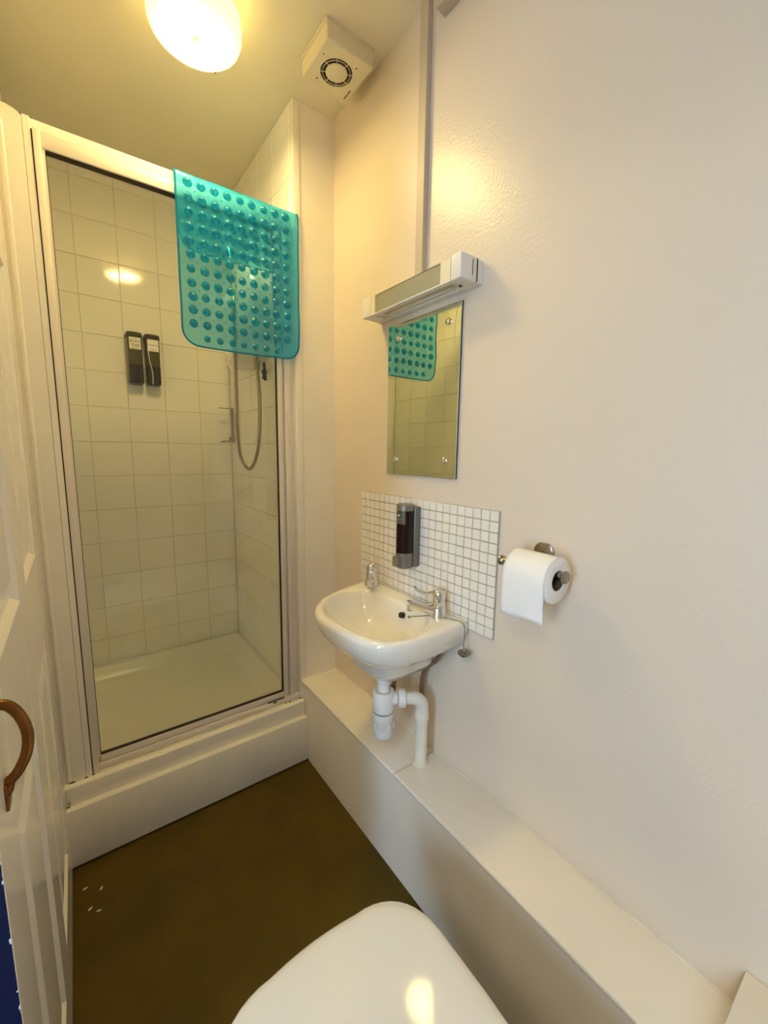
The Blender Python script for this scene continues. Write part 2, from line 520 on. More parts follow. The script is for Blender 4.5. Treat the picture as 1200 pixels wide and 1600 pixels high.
# ---------------------------------------------------------------- panelled door
Y0, Y1 = 0.535, 1.396
ZD0, ZD1 = 0.006, 2.03
YS = [(Y0 + .11, Y0 + .11 + .265), (Y1 - .11 - .265, Y1 - .11)]
ZS = [(0.14, 0.752), (0.968, 1.62), (1.74, 1.93)]
bm = bmesh.new()
def dbox(y0, y1, z0, z1): add_box(bm, (XD - .040, y0, z0), (XD, y1, z1), 0.0008, 1)
dbox(Y0, YS[0][0], ZD0, ZD1); dbox(YS[0][1], YS[1][0], ZD0, ZD1); dbox(YS[1][1], Y1, ZD0, ZD1)
zz = [ZD0] + [v for p in ZS for v in p] + [ZD1]
for (ya, yb) in YS:
    for i in range(0, len(zz), 2):
        dbox(ya, yb, zz[i], zz[i + 1])
door = struct(obj('door_1', bm, 'door_paint'), 'cream gloss six panel door with a navy edge, left side', 'door')
for ya, yb in YS:
    for za, zb in ZS:
        prof = [(0, -0.0005), (0.004, -0.0035), (0.009, -0.0085), (0.012, -0.011), (0.022, -0.011), (0.024, -0.0095), (0.058, -0.002), (0.062, -0.0015)]
        rings = []
        for d, x in prof:
            rings.append([(XD + x, ya + d, za + d), (XD + x, yb - d, za + d), (XD + x, yb - d, zb - d), (XD + x, ya + d, zb - d)])
        obj('panel', loft([[(XD - .03, *q[1:]) for q in rings[0]]] + rings), 'door_paint', door)
obj('edge_face', box((XD - .041, Y0 - .0016, ZD0), (XD - .0008, Y0 + .001, ZD1)), 'navy', door)['label'] = 'navy painted closing edge of the door'
# flaky paint line along the edge
bm = bmesh.new()
for k in range(60):
    z = random.uniform(0.2, 1.0); s = random.uniform(.0008, .0022)
    bmesh.ops.create_icosphere(bm, subdivisions=1, radius=s, matrix=Matrix.Translation((XD - .0012, Y0 - .001, z)) @ Matrix.Diagonal((.8, .5, random.uniform(1, 3), 1)))
o = obj('paint_flakes', bm, 'flake', door); o['kind'] = 'stuff'
# worn bulge on the bottom rail
path = [(XD - .001, .60, .942), (XD + .010, .60, .9385), (XD + .019, .60, .924), (XD + .0245, .60, .900), (XD + .022, .60, .875), (XD + .013, .60, .855), (XD + .004, .60, .845), (XD + .002, .60, .836), (XD - .001, .60, .832)]
hd = obj('handle', tube(smooth_path(path, 6), 0.0058, 12), 'brass', door, smooth=True)
hd['label'] = 'brass bow handle on the door'
obj('fixing_plate', box((XD - .001, .590, .815), (XD + .003, .612, .846), 0.001), 'brass', hd)
obj('fixing_plate', box((XD - .001, .590, .93), (XD + .003, .612, .962), 0.001), 'brass', hd)

# ---------------------------------------------------------------- shower tray
t = thing('shower_tray', 'white shower tray on the floor of the tiled shower', 'shower tray', (-.54, 1.83, .15))
def rect(x0, x1, y0, y1, z, r=0.0, n=4):
    if r <= 0: return [(x0, y0, z), (x1, y0, z), (x1, y1, z), (x0, y1, z)]
    out = []
    for cx, cy, a0 in ((x1 - r, y0 + r, -90), (x1 - r, y1 - r, 0), (x0 + r, y1 - r, 90), (x0 + r, y0 + r, 180)):
        for k in range(n + 1):
            a = math.radians(a0 + 90 * k / n); out.append((cx + r * math.cos(a), cy + r * math.sin(a), z))
    return out
def tr(i, z, r): return rect(XL + i, XA - i, 1.462 + i, YB - i, z, r, 5)
bm = loft([tr(0, .15, .004), tr(0, .232, .004), tr(.003, .236, .006), tr(.030, .234, .02), tr(.040, .226, .03), tr(.055, .190, .045), tr(.075, .180, .06), tr(.25, .176, .08), tr(.36, .1755, .01)])
obj('tray', bm, 'tray', t, smooth=True, angle=60)
obj('sealant', tube([(XL + .004, YB - .003, .237), (-.5, YB - .003, .2365), (XA - .004, YB - .004, .237), (XA - .003, 1.8, .2375), (XA - .003, 1.48, .237)], 0.004, 8), 'ceramic', t, smooth=True)
dn = obj('drain', lathe((-.54, 1.57, .1745), (0, 0, 1), [(0.045, 0), (0.045, .003), (.038, .005), (.01, .0055)], 28), 'chrome', t, smooth=True)

# ---------------------------------------------------------------- shower door
t = thing('shower_door', 'framed glass shower door with pale aluminium frame across the alcove', 'shower door', (-.52, 1.45, .246))
obj('left_jamb', box((-.8424, 1.428, .247), (-.8264, 1.47, 2.000), 0.0025, 2), 'alu', t, smooth=True)
obj('jamb_gap', box((-.8455, 1.434, .247), (-.8424, 1.45, 1.997)), 'dark_gap', t)
obj('glazing_bead', box((-.8266, 1.442, .285), (-.8206, 1.462, 1.966)), 'alu', t)
obj('head_rail', box((-.8264, 1.438, 1.9635), (XA, 1.478, 1.9982), 0.0025, 2), 'alu', t, smooth=True)
obj('head_seal', box((-.8206, 1.443, 1.9595), (-.2274, 1.46, 1.9637)), 'dark_gap', t)
obj('sill_rail', box((-.8264, 1.433, .247), (XA, 1.475, .2665), 0.002, 2), 'alu', t, smooth=True)
obj('bottom_rail', box((-.8206, 1.440, .2685), (-.2234, 1.462, .292), 0.002, 2), 'alu', t, smooth=True)
obj('bottom_seal', box((-.8206, 1.4405, .2915), (-.2274, 1.45, .2955)), 'dark_gap', t)
obj('side_seal', box((-.2276, 1.4425, .29), (-.2246, 1.452, 1.965)), 'dark_gap', t)
obj('left_seal', box((-.8209, 1.4432, .29), (-.8190, 1.452, 1.965)), 'dark_gap', t)
bm = bmesh.new()
for x0, x1, y in ((-.2244, -.2075, 1.437), (-.2072, -.1992, 1.446), (-.1990, -.1800, 1.434), (-.1797, -.1650, 1.440), (-.1648, XA, 1.436)):
    add_box(bm, (x0, y, .2655), (x1, 1.476, 1.9640), 0.0018, 2)
obj('right_jamb', bm, 'alu', t, smooth=True)
obj('glass_pane', box((-.8196, 1.4475, .290), (-.2260, 1.4525, 1.966)), 'glass', t)
bm = box((-.292, 1.434, .2625), (-.225, 1.4405, .2672), .001)
add_box(bm, (-.272, 1.430, .2605), (-.258, 1.4405, .2650), .001)
obj('pivot', bm, 'dark_gap', t)
obj('catch_strip', tube([(-.2073, 1.446, .27), (-.2073, 1.446, 1.96)], .0012, 6), 'dark_gap', t)

# ---------------------------------------------------------------- bath mat over the head rail
X0, X1 = -.5276, -.1475
ZLOW, ZTOP = 1.542, 2.0125
YF = 1.4215
TS = [0, .0006, .002, .004, .007, .012, .019, .028, .04, .055, .075, .1] + [.1 + .9 * k / 18 for k in range(1, 19)]
def yfront(f): return YF - .001 + .003 * math.sin(f * 19) * (1 - f)
front = [(yfront(f), ZLOW + (ZTOP - ZLOW) * f) for f in TS]
over = [(YF + .002, 2.020), (YF + .008, 2.0255), (YF + .018, 2.027), (1.475, 2.0262), (1.494, 2.024), (1.499, 2.018)]
back = [(1.5005, 2.018 - (2.018 - 1.845) * (1 - f)) for f in (.9, .8, .7, .6, .5, .4, .3, .24, .18, .12, .07, .035, .012, .003, 0)]
path = front + over + back
s = [0.0]
for a, b in zip(path, path[1:]): s.append(s[-1] + math.hypot(a[0] - b[0], a[1] - b[1]))
L = s[-1]; RC = .050
def inset(d):
    return RC - math.sqrt(max(0, RC * RC - (RC - d) ** 2)) if d < RC else 0.0
bm = bmesh.new(); NX = 28
rows = []
extra = []
for (y, z), q in zip(path, s):
    i0 = inset(min(q, L - q))
    sh_ = .022 * max(0, min(1, (q - .49) / .08))
    rows.append([bm.verts.new((X0 + sh_ + i0 + (X1 - X0 - sh_ - 2 * i0) * k / NX, y + .0012 * math.sin(k * .7 + q * 9), z + (.004 * (k / NX) if q < .05 else 0) - .003 * math.sin(PI * k / NX) * (q < .02))) for k in range(NX + 1)])
for a, b in zip(rows, rows[1:]):
    for k in range(NX): bm.faces.new((a[k], a[k + 1], b[k + 1], b[k]))
outline = [v.co.copy() for v in rows[0]] + [r[-1].co.copy() for r in rows[1:]] + [v.co.copy() for v in rows[-1][::-1][1:]] + [r[0].co.copy() for r in rows[-2:0:-1]]
mat_o = obj('bath_mat', bm, 'mat_teal', None, smooth=True, angle=80)
tag(mat_o, 'translucent turquoise bubble bath mat hung over the shower door', 'bath mat')
obj('rim', tube(outline, .0026, 8, close=True), 'rim_teal', mat_o, smooth=True)
# bubbles
bmb = bmesh.new()
add_lathe(bmb, (0, 0, 0), (0, -1, 0), [(.0135, -.0002), (.0128, .0016), (.0105, .0022), (.0098, .0045), (.0078, .0075), (.0045, .0095), (.0005, .0102)], 14)
bmesh.ops.recalc_face_normals(bmb, faces=bmb.faces)
bub = bpy.data.meshes.new('bubble'); bmb.to_mesh(bub); bmb.free()
bub.materials.append(M['bump_teal'])
for p in bub.polygons: p.use_smooth = True
nubs = bmesh.new()
def on_front(z):
    return yfront((z - ZLOW) / (ZTOP - ZLOW)) - .0004
for r in range(12):
    z = 1.567 + r * .0391
    for c in range(9):
        x = -.4945 + c * .0379
        if r == 0 and c in (0, 8): continue
        o = bpy.data.objects.new('bubble', bub)
        sc_ = random.uniform(.9, 1.06) * (0.8 if r == 0 else 1.0)
        o.scale = (sc_, sc_, sc_)
        o.location = (x + random.uniform(-.001, .001), on_front(z) - .0008, z + random.uniform(-.001, .001))
        link(o, mat_o)
        if c < 8 and r < 11:
            bmesh.ops.create_icosphere(nubs, subdivisions=1, radius=.0022, matrix=Matrix.Translation((x + .019, on_front(z + .02) - .0012, z + .0195)))
for r in range(4):                                   # back flap, seen through the glass
    for c in range(9):
        o = bpy.data.objects.new('bubble', bub)
        o.rotation_euler = (0, 0, PI)
        o.location = (-.4880 + c * .0376, 1.5015, 1.868 + r * .0391)
        link(o, mat_o)
for c in range(9):                                   # one row along the fold
    o = bpy.data.objects.new('bubble', bub)
    o.rotation_euler = (-PI / 2, 0, 0)
    o.location = (-.4945 + c * .0379, 1.462, 2.0265)
    link(o, mat_o)
n_ = obj('drain_dots', nubs, 'rim_teal', mat_o); n_['kind'] = 'stuff'

# ---------------------------------------------------------------- twin dispensers in the shower
def shower_bottle(xc, label, lines, drip):
    t = thing('soap_dispenser', label, 'dispenser', (xc, YB, 1.50), 'wall dispensers inside the shower')
    def dring(w, d, z, n=10):
        out = [(xc - w, YB - .001, z)]
        for k in range(n + 1):
            a = PI - PI * k / n
            ca, sa = math.cos(a), math.sin(a)
            out.append((xc + w * math.copysign(abs(ca) ** .45, ca), YB - .02 - (d - .02) * abs(sa) ** .5, z))
        out.append((xc + w, YB - .001, z))
        return out
    D = .062
    obj('reservoir', loft([dring(.0285, D, 1.588), dring(.0290, D, 1.66), dring(.0290, D, 1.708)]), 'bottle_smoke', t, smooth=True, angle=50)
    obj('base', loft([dring(.024, D - .012, 1.5075), dring(.0285, D - .002, 1.5125), dring(.0292, D + .0005, 1.52), dring(.0292, D + .0005, 1.588)]), 'bottle_dark', t, smooth=True, angle=50)
    obj('cap', loft([dring(.0305, D + .003, 1.704), dring(.0312, D + .004, 1.708), dring(.0308, D + .003, 1.720), dring(.027, D - .004, 1.7245)]), 'black', t, smooth=True, angle=50)
    yl = YB - D - .0008
    lb = obj('label', box((xc - .0215, yl - .0004, 1.6515), (xc + .0215, yl + .002, 1.7005)), 'label_white', t)
    z = 1.6955
    for k, (txt, sz, dz) in enumerate(lines):
        z -= dz
        if txt: text('lettering', txt, sz, 'ink', lb, (xc, yl - .0008, z), (1, 0, 0), (0, 0, 1))
    for zr, wd in ((1.6945, .032), (1.661, .026), (1.6555, .034)):
        obj('rule', box((xc - wd / 2, yl - .0008, zr - .0005), (xc + wd / 2, yl, zr + .0005)), 'badge', lb)
    if drip:
        pth = [(xc - .020, yl - .0006, 1.652), (xc - .0175, yl - .0006, 1.62), (xc - .014, yl - .0006, 1.596), (xc - .010, yl - .0012, 1.575), (xc - .0075, yl - .0012, 1.545), (xc - .009, yl - .0012, 1.508)]
        obj('drip', tube(smooth_path(pth, 5), .0013, 6), 'label_white', t)
    return t
b1 = shower_bottle(-.5700, 'dark wall dispenser labelled BODY Wash inside the shower', [('BODY', .0145, .012), ('Wash', .0145, .0145)], False)
b2 = shower_bottle(-.5012, 'dark wall dispenser labelled SHAMPOO with a white drip inside the shower', [('SHAMPOO', .0082, .0185)], True)

# ---------------------------------------------------------------- electric shower unit on the right alcove wall
t = thing('shower_unit', 'white electric shower unit on the tiles below the bath mat', 'shower unit', (XA, 1.85, 1.56))
def uring(p, hy, hz, n=24):
    out = []
    for k in range(n):
        a = 2 * PI * k / n
        ca, sa = math.cos(a), math.sin(a)
        e = .5
        out.append((XA - p, 1.83 + hy * math.copysign(abs(ca) ** e, ca), 1.765 + hz * math.copysign(abs(sa) ** e, sa)))
    return out
bm = loft([uring(.0, .175, .190), uring(.03, .180, .200), uring(.070, .172, .198), uring(.092, .15, .180), uring(.10, .10, .14)])
obj('casing', bm, 'ceramic', t, smooth=True, angle=60)
obj('control_dial', lathe((XA - .098, 1.83, 1.80), (-1, 0, 0), [(.036, 0), (.036, .012), (.030, .018), (.004, .019)], 28), 'white_plastic', t, smooth=True)
obj('outlet', lathe((-.222, 1.640, 1.572), (0, 0, -1), [(.010, -.02), (.010, .0), (.0125, .001), (.0125, .014), (.010, .016), (.010, .034), (.008, .036)], 16), 'brushed', t, smooth=True)
bm = tube(smooth_path([(-.18, 1.680, 1.575), (-.178, 1.680, 1.55), (-.180, 1.678, 1.525), (-.176, 1.675, 1.505)], 5), .006, 8)
add_lathe(bm, (-.180, 1.678, 1.545), (0, 0, -1), [(.009, 0), (.011, .008), (.007, .02), (.010, .03), (.005, .038)], 10)
obj('inlet_valve', bm, 'black', t, smooth=True)
# hose
t = thing('shower_hose', 'bronze coloured shower hose hanging in a loop inside the shower', 'hose', (-.23, 1.72, 1.13))
hp = [(-.222, 1.640, 1.540), (-.222, 1.625, 1.44), (-.224, 1.625, 1.32), (-.228, 1.640, 1.23), (-.232, 1.690, 1.165), (-.236, 1.745, 1.150), (-.248, 1.790, 1.195), (-.262, 1.775, 1.277), (-.270, 1.752, 1.44), (-.275, 1.734, 1.60), (-.275, 1.730, 1.78), (-.262, 1.760, 1.92)]
obj('hose', tube(smooth_path(hp, 10), .0072, 12), 'hose_metal', t, smooth=True)
obj('handset', lathe((-.262, 1.76, 1.90), (-.1, .15, 1), [(.009, 0), (.012, .02), (.013, .10), (.016, .13), (.03, .16), (.012, .18)], 16), 'chrome', t, smooth=True)
# small two-tier shelf
t = thing('shower_shelf', 'small clear two tier soap rack in the shower corner', 'rack', (-.165, 2.18, 1.26))
bm = box((-.176, 2.145, 1.262), (-.164, 2.152, 1.425), .001)
obj('upright', bm, 'brushed', t)
obj('shelf', box((-.232, 2.142, 1.4255), (-.164, 2.165, 1.4285), .001), 'brushed', t)
obj('shelf', box((-.232, 2.142, 1.2620), (-.164, 2.165, 1.2655), .001), 'brushed', t)
bm = tube([(-.222, 2.146, 1.2695), (-.186, 2.146, 1.2695)], .002, 6)
for k in range(5): add_tube(bm, [(-.224 + k * .0095, 2.146, 1.264), (-.224 + k * .0095, 2.146, 1.2695)], .0012, 6)
obj('rail', bm, 'brushed', t)
obj('wall_fixing', box((-.170, 2.15, 1.27), (-.160, 2.216, 1.29)), 'brushed', t)

# ---------------------------------------------------------------- extractor fan
t = thing('extractor_fan', 'square white extractor fan on the ceiling by the right wall', 'fan', (-.115, 1.21, H))
fx0, fx1, fy0, fy1, fz = -.191, -.040, 1.130, 1.284, 2.323
def fr(i, z, r): return rect(fx0 + i, fx1 - i, fy0 + i, fy1 - i, z, r, 4)
cx, cy = -.1185, 1.207
bm = bmesh.new()
add_loft(bm, [fr(-.003, H - .0005, .004), fr(-.003, H - .008, .004), fr(0, H - .008, .005), fr(0, fz + .003, .006), fr(.003, fz, .006)], True, True)
obj('housing', bm, 'fan_plastic', t, smooth=True, angle=35)
obj('opening', lathe((cx, cy, fz), (0, 0, -1), [(.0465, -.004), (.0465, .0004), (.001, .0006)], 40), 'dark_gap', t)
def ring(ri, ro, z0, z1, n=40):
    rr = []
    for r, z in ((ri, z0), (ro, z0), (ro, z1), (ri, z1)):
        rr.append([(cx + r * math.cos(2 * PI * k / n), cy + r * math.sin(2 * PI * k / n), z) for k in range(n)])
    return loft(rr + [rr[0]], False, False)
obj('grille_ring', ring(.0465, .0500, fz - .0012, fz + .001), 'fan_plastic', t, smooth=True)
obj('grille_ring', ring(.0400, .0411, fz - .002, fz), 'fan_plastic', t, smooth=True)
for k in range(8):
    a = k * PI / 4 + .3
    d = Vector((math.cos(a), math.sin(a), 0)); n = Vector((-d.y, d.x, 0)) * .0007
    p0 = Vector((cx, cy, fz)) + d * .029; p1 = Vector((cx, cy, fz)) + d * .0485
    dz = Vector((0, 0, -.002))
    obj('spoke', loft([[p0 + n, p0 - n, p0 - n + dz, p0 + n + dz], [p1 + n, p1 - n, p1 - n + dz, p1 + n + dz]]), 'fan_plastic', t)
obj('hub', lathe((cx, cy, fz), (0, 0, -1), [(.0315, -.001), (.0315, .002), (.0295, .0035), (.001, .0037)], 36), 'fan_plastic', t, smooth=True)
for sx, sy, r in ((-.0795, 1.160, .0024), (-.156, 1.257, .0024), (-.176, 1.178, .0018)):
    obj('screw', lathe((sx, sy, fz), (0, 0, -1), [(r, -.001), (r, .0006), (r * .3, .0007)], 10), 'dark_gap', t)
for ya, yb in ((1.234, 1.251), (1.253, 1.272)):
    obj('nameplate', box((-.0555, ya, fz - .0006), (-.0520, yb, fz)), 'badge', t)

# ---------------------------------------------------------------- ceiling light
LX, LY = -.488, 1.283
t = thing('ceiling_light', 'round opal glass ceiling light, switched on, above the shower door', 'ceiling light', (LX, LY, H))
obj('base_plate', lathe((LX, LY, H), (0, 0, -1), [(.094, 0), (.094, .02), (.08, .03), (.01, .031)], 40), 'brushed', t, smooth=True)
bm = lathe((0, 0, 0), (0, 0, -1), [(.085, .020), (.100, .028), (.110, .044), (.1125, .062), (.1115, .082), (.106, .095), (.0985, .1015), (.090, .1035), (.07, .1045), (.001, .105)], 48)
sh = obj('shade', bm, 'opal', None, smooth=True, angle=70)
sh.parent = t; sh.matrix_parent_inverse = Matrix.Identity(4); sh.location = (0, 0, 0)
pth = [(LX + .063, LY + .062, H - .1062), (LX + .066, LY + .068, H - .1055), (LX + .063, LY + .078, H - .103)]
obj('chip', tube(pth, [.003, .0022, .0012], 6), 'badge', t)

# ---------------------------------------------------------------- trunking on the right wall
t = tag(obj('cable_trunking', box((-.017, .9225, 1.675), (0, .9525, H), 0.0015), 'trunk_plastic'),
        'vertical cable trunking running from ceiling to the strip light', 'trunking')
t = tag(obj('cable_trunking', box((-.034, FY, 2.2925), (0, .877, 2.332), 0.0015), 'trunk_plastic'),
        'horizontal trunking high on the right wall at the top edge', 'trunking')

# ---------------------------------------------------------------- strip light
t = thing('strip_light', 'unlit strip light with clear prismatic cover above the mirror', 'wall light', (0, .92, 1.63))
za, zb, pr = 1.628, 1.683, -.078
obj('back_plate', box((-.022, .7175, za), (0, 1.128, zb - .002), 0.002), 'light_plastic', t)
obj('end_cap', box((pr, .7165, za - .0005), (-.0235, .7505, zb), 0.003, 3), 'light_plastic', t, smooth=True)
obj('end_cap', box((pr, 1.0790, za - .0005), (-.0235, 1.1200, zb), 0.003, 3), 'light_plastic', t, smooth=True)
obj('cap_joint', box((-.0245, .7172, za + .002), (-.0205, .7185, zb - .002)), 'dark_gap', t)
obj('cap_slot', box((-.040, .7158, za + .012), (-.0385, .7168, zb - .008)), 'dark_gap', t)
bm = bmesh.new()
add_box(bm, (pr + .002, .7515, za + .003), (pr + .0045, 1.078, zb - .003))
add_box(bm, (pr + .002, .7515, zb - .0055), (-.0225, 1.078, zb - .003))
obj('cover', bm, 'prismatic', t)
obj('lower_lip', box((pr, .750, za - .0005), (pr + .016, 1.079, za + .0028), .001), 'light_plastic', t)
obj('tube_lamp', tube([(-.042, .775, za + .026), (-.042, 1.055, za + .026)], .0085, 14), 'white_plastic', t, smooth=True)
for yy in (.757, 1.060):
    obj('lamp_holder', box((-.056, yy, za + .006), (-.022, yy + .016, zb - .006), .002), 'fan_plastic', t)
obj('cover_end', box((pr + .0012, .7515, za + .003), (pr + .0022, .785, zb - .003)), 'fan_plastic', t)
obj('cover_end', box((pr + .0012, 1.058, za + .003), (pr + .0022, 1.078, zb - .003)), 'fan_plastic', t)
obj('inner_rail', box((-.037, .785, za + .001), (-.033, 1.04, za + .004)), 'light_plastic', t)
pc = obj('pull_cord', tube(smooth_path([(-.036, .757, za), (-.034, .764, 1.585), (-.030, .775, 1.545), (-.028, .778, 1.50)], 5), .0009, 6), 'trunk_plastic', t)
obj('cord_eyelet', lathe((-.036, .757, za), (0, 0, -1), [(.003, -.002), (.003, .0015), (.001, .002)], 10), 'dark_gap', pc)

# ---------------------------------------------------------------- mirror
t = thing('wall_mirror', 'frameless rectangular mirror with four screws on the right wall', 'mirror', (0, .93, 1.158))
my0, my1, mz0, mz1 = .7768, 1.0815, 1.1585, 1.6088
obj('backing', box((-.0065, my0, mz0), (-.0015, my1, mz1)), 'mirror_edge', t)
bm = loft([[(-.0066, my0, mz0), (-.0066, my1, mz0), (-.0066, my1, mz1), (-.0066, my0, mz1)], [(-.0072, my0 + .001, mz0 + .001), (-.0072, my1 - .001, mz0 + .001), (-.0072, my1 - .001, mz1 - .001), (-.0072, my0 + .001, mz1 - .001)]])
obj('glass', bm, 'mirror', t)
for y, z in ((1.030, 1.565), (.8215, 1.567), (1.038, 1.204), (.8225, 1.206)):
    obj('screw_cap', lathe((-.007, y, z), (-1, 0, 0), [(.0088, 0), (.0088, .003), (.0075, .0055), (.004, .0068), (.0003, .007)], 18), 'chrome', t, smooth=True)

# ---------------------------------------------------------------- mosaic splashback
sp = tag(obj('tile_splashback', box((-.0035, .6285, .7605), (0, 1.2295, 1.0895)), 'mosaic_grout'),
         'white mosaic tile splashback behind the hand basin', 'splashback')
PT = .3290 / 12
PY = .6010 / 22
chip = bpy.data.meshes.new('tile')
bm = box((-.0022, -PY / 2 + .0013, -PT / 2 + .0013), (.0022, PY / 2 - .0013, PT / 2 - .0013), .0009, 1)
bm.to_mesh(chip); bm.free(); chip.materials.append(M['mosaic'])
for c in range(22):
    for r in range(12):
        o = bpy.data.objects.new('tile', chip)
        sheet = .0012 if c < 11 else 0
        o.location = (-.0042, .6285 + (c + .5) * PY + random.uniform(-.0004, .0004), .7605 + (r + .5) * PT + sheet * .5 + random.uniform(-.0004, .0004))
        o.rotation_euler = (random.uniform(-.012, .012), random.uniform(-.02, .02), random.uniform(-.02, .02))
        link(o, sp)

# ---------------------------------------------------------------- soap dispenser on splashback
t = thing('soap_dispenser', 'silver wall soap dispenser with dark red soap above the basin', 'dispenser', (0, .93, .885))
DY, DX, DR = .9350, -.046, .0265
obj('back_plate', box((-.030, .9085, .8875), (-.0062, .9615, 1.070), .004, 3), 'silver_plastic', t, smooth=True)
obj('reservoir', lathe((DX, DY, .931), (0, 0, 1), [(DR - .0008, 0), (DR - .0008, .128)], 32), 'red_soap', t, smooth=True)
obj('cap', lathe((DX, DY, 1.0585), (0, 0, 1), [(DR, 0), (DR, .016), (DR - .002, .0185), (.001, .019)], 32), 'silver_plastic', t, smooth=True)
obj('pump_housing', lathe((DX, DY, .885), (0, 0, 1), [(DR - .006, 0), (DR - .001, .003), (DR, .006), (DR, .0475)], 32), 'silver_plastic', t, smooth=True)
bt = obj('push_button', box((DX - DR - .009, DY - .013, .8915), (DX - DR + .006, DY + .013, .9225), .003, 2), 'silver_plastic', t, smooth=True)
obj('button_face', box((DX - DR - .0098, DY - .0115, .893), (DX - DR - .0085, DY + .0115, .921), .0005), 'olive_button', bt)
def arc_plate(r, a0, a1, z0, z1, n=8):
    bm = bmesh.new(); A = []
    for rr in (r, r + .0008):
        A.append([(DX + rr * math.cos(a0 + (a1 - a0) * k / n), DY + rr * math.sin(a0 + (a1 - a0) * k / n)) for k in range(n + 1)])
    rings = [[(x, y, z0) for x, y in A[0]] + [(x, y, z0) for x, y in A[1][::-1]], [(x, y, z1) for x, y in A[0]] + [(x, y, z1) for x, y in A[1][::-1]]]
    return loft(rings)
bd = obj('badge', arc_plate(DR - .0006, PI * .90, PI * 1.30, 1.020, 1.0575), 'badge', t)
o = obj('emblem', lathe((DX - DR * math.cos(.12) - .0003, DY - DR * math.sin(.12), 1.045), (-1, -.12, 0), [(.003, 0), (.0026, .0008), (.0003, .001)], 14), 'label_white', bd)
obj('badge_line', arc_plate(DR - .0001, PI * .93, PI * 1.22, 1.0340, 1.0355), 'olive_button', bd)

# ---------------------------------------------------------------- toilet roll and holder
t = thing('toilet_roll_holder', 'chrome toilet roll holder with round ends right of the splashback', 'roll holder', (0, .50, .99))
AX, AZ = -.073, .990
obj('rosette', lathe((-.0, .506, 1.012), (-1, 0, 0), [(.0245, 0), (.0245, .004), (.022, .006), (.001, .0065)], 28), 'brushed', t, smooth=True)
bm = tube(smooth_path([(-.004, .506, 1.012), (-.04, .525, 1.008), (-.062, .545, 1.0), (AX, .552, .995)], 5), .006, 10)
obj('arm', bm, 'brushed', t, smooth=True)
obj('bar', tube([(AX, .566, .994), (AX, .412, .992)], .0085, 14), 'brushed', t, smooth=True)
obj('end_disc', lathe((AX, .415, .992), (0, -1, 0), [(.0085, -.004), (.0128, 0), (.0128, .004), (.011, .0055), (.001, .006)], 24), 'brushed', t, smooth=True)
obj('end_disc', lathe((AX, .560, .994), (0, 1, 0), [(.0085, -.004), (.011, 0), (.011, .006), (.009, .008), (.001, .0085)], 24), 'brushed', t, smooth=True)
t = thing('toilet_roll', 'white toilet roll with its sheet hanging, on the chrome holder', 'toilet roll', (AX, .48, .985))
RO, RI = .0475, .0205
ry0, ry1 = .4275, .5235
cz = .9815
def yring(r, y, n=40): return [(AX + r * math.cos(2 * PI * k / n), y, cz + r * math.sin(2 * PI * k / n)) for k in range(n)]
bm = bmesh.new()
add_loft(bm, [yring(RI, ry0), yring(RI + .001, ry0), yring(RO - .002, ry0), yring(RO, ry0 + .002), yring(RO, ry1 - .002), yring(RO - .002, ry1), yring(RI, ry1)], False, False)
obj('roll', bm, 'paper', t, smooth=True, angle=50)
bm = bmesh.new()
add_loft(bm, [yring(RI, ry0 + .0008), yring(RI, ry1 - .0008), yring(RI - .0012, ry1 - .0008), yring(RI - .0012, ry0 + .0008), yring(RI, ry0 + .0008)], False, False)
obj('core', bm, 'cardboard', t, smooth=True)
bm = bmesh.new()
rows = []
NS = 12
prof = [(AX + (RO + .0012) * math.cos(a), cz + (RO + .0012) * math.sin(a)) for a in [PI * .5 + PI * .5 * k / 8 for k in range(9)]]
for k in range(1, 9): prof.append((AX - RO - .0012 + .003 * (k / 8) ** 2, cz - .0105 * k))
for i, (x, z) in enumerate(prof):
    row = []
    for k in range(NS + 1):
        y = ry0 + (ry1 - ry0) * k / NS
        dz = 0.004 * math.sin(k * .5) * (i == len(prof) - 1) if i > 9 else 0
        row.append(bm.verts.new((x - .0012 * math.sin(k * .55 + i * .4) * max(0, i - 8) / 8, y + .002 * max(0, i - 8) / 8 * (1 if k > 6 else -.5), z + dz)))
    rows.append(row)
for a, b in zip(rows, rows[1:]):
    for k in range(NS): bm.faces.new((a[k], a[k + 1], b[k + 1], b[k]))
hs = obj('hanging_sheet', bm, 'paper', t, smooth=True)
md = hs.modifiers.new('thickness', 'SOLIDIFY'); md.thickness = .0008; md.offset = 0

# ---------------------------------------------------------------- wash basin
t = thing('wash_basin', 'small white ceramic hand basin on the right wall', 'basin', (-.14, .93, .64))
W0 = -.0068
outer = [(W0, 1.160), (-.03, 1.158), (-.09, 1.146), (-.17, 1.118), (-.235, 1.083), (-.285, 1.043), (-.314, .995), (-.323, .940), (-.320, .880), (-.314, .825), (-.303, .770), (-.280, .728), (-.240, .705), (-.185, .697), (-.10, .7005), (-.03, .707), (W0, .709)]
inner = [(-.072, .800), (-.100, .762), (-.145, .738), (-.196, .726), (-.245, .742), (-.276, .785), (-.289, .850), (-.294, .930), (-.284, .995), (-.254, 1.050), (-.205, 1.083), (-.145, 1.092), (-.100, 1.078), (-.078, 1.038), (-.069, .970), (-.067, .880)]
def resample(poly, n, closed=True):
    P = [Vector(p) for p in poly]
    if closed: P = P + [P[0]]
    d = [0]
    for a, b in zip(P, P[1:]): d.append(d[-1] + (b - a).length)
    out = []
    for k in range(n):
        q = d[-1] * k / (n if closed else n - 1)
        for i in range(len(P) - 1):
            if d[i] <= q <= d[i + 1] + 1e-9:
                f = (q - d[i]) / max(1e-9, d[i + 1] - d[i])
                out.append(P[i].lerp(P[i + 1], f)); break
    return out
N = 96
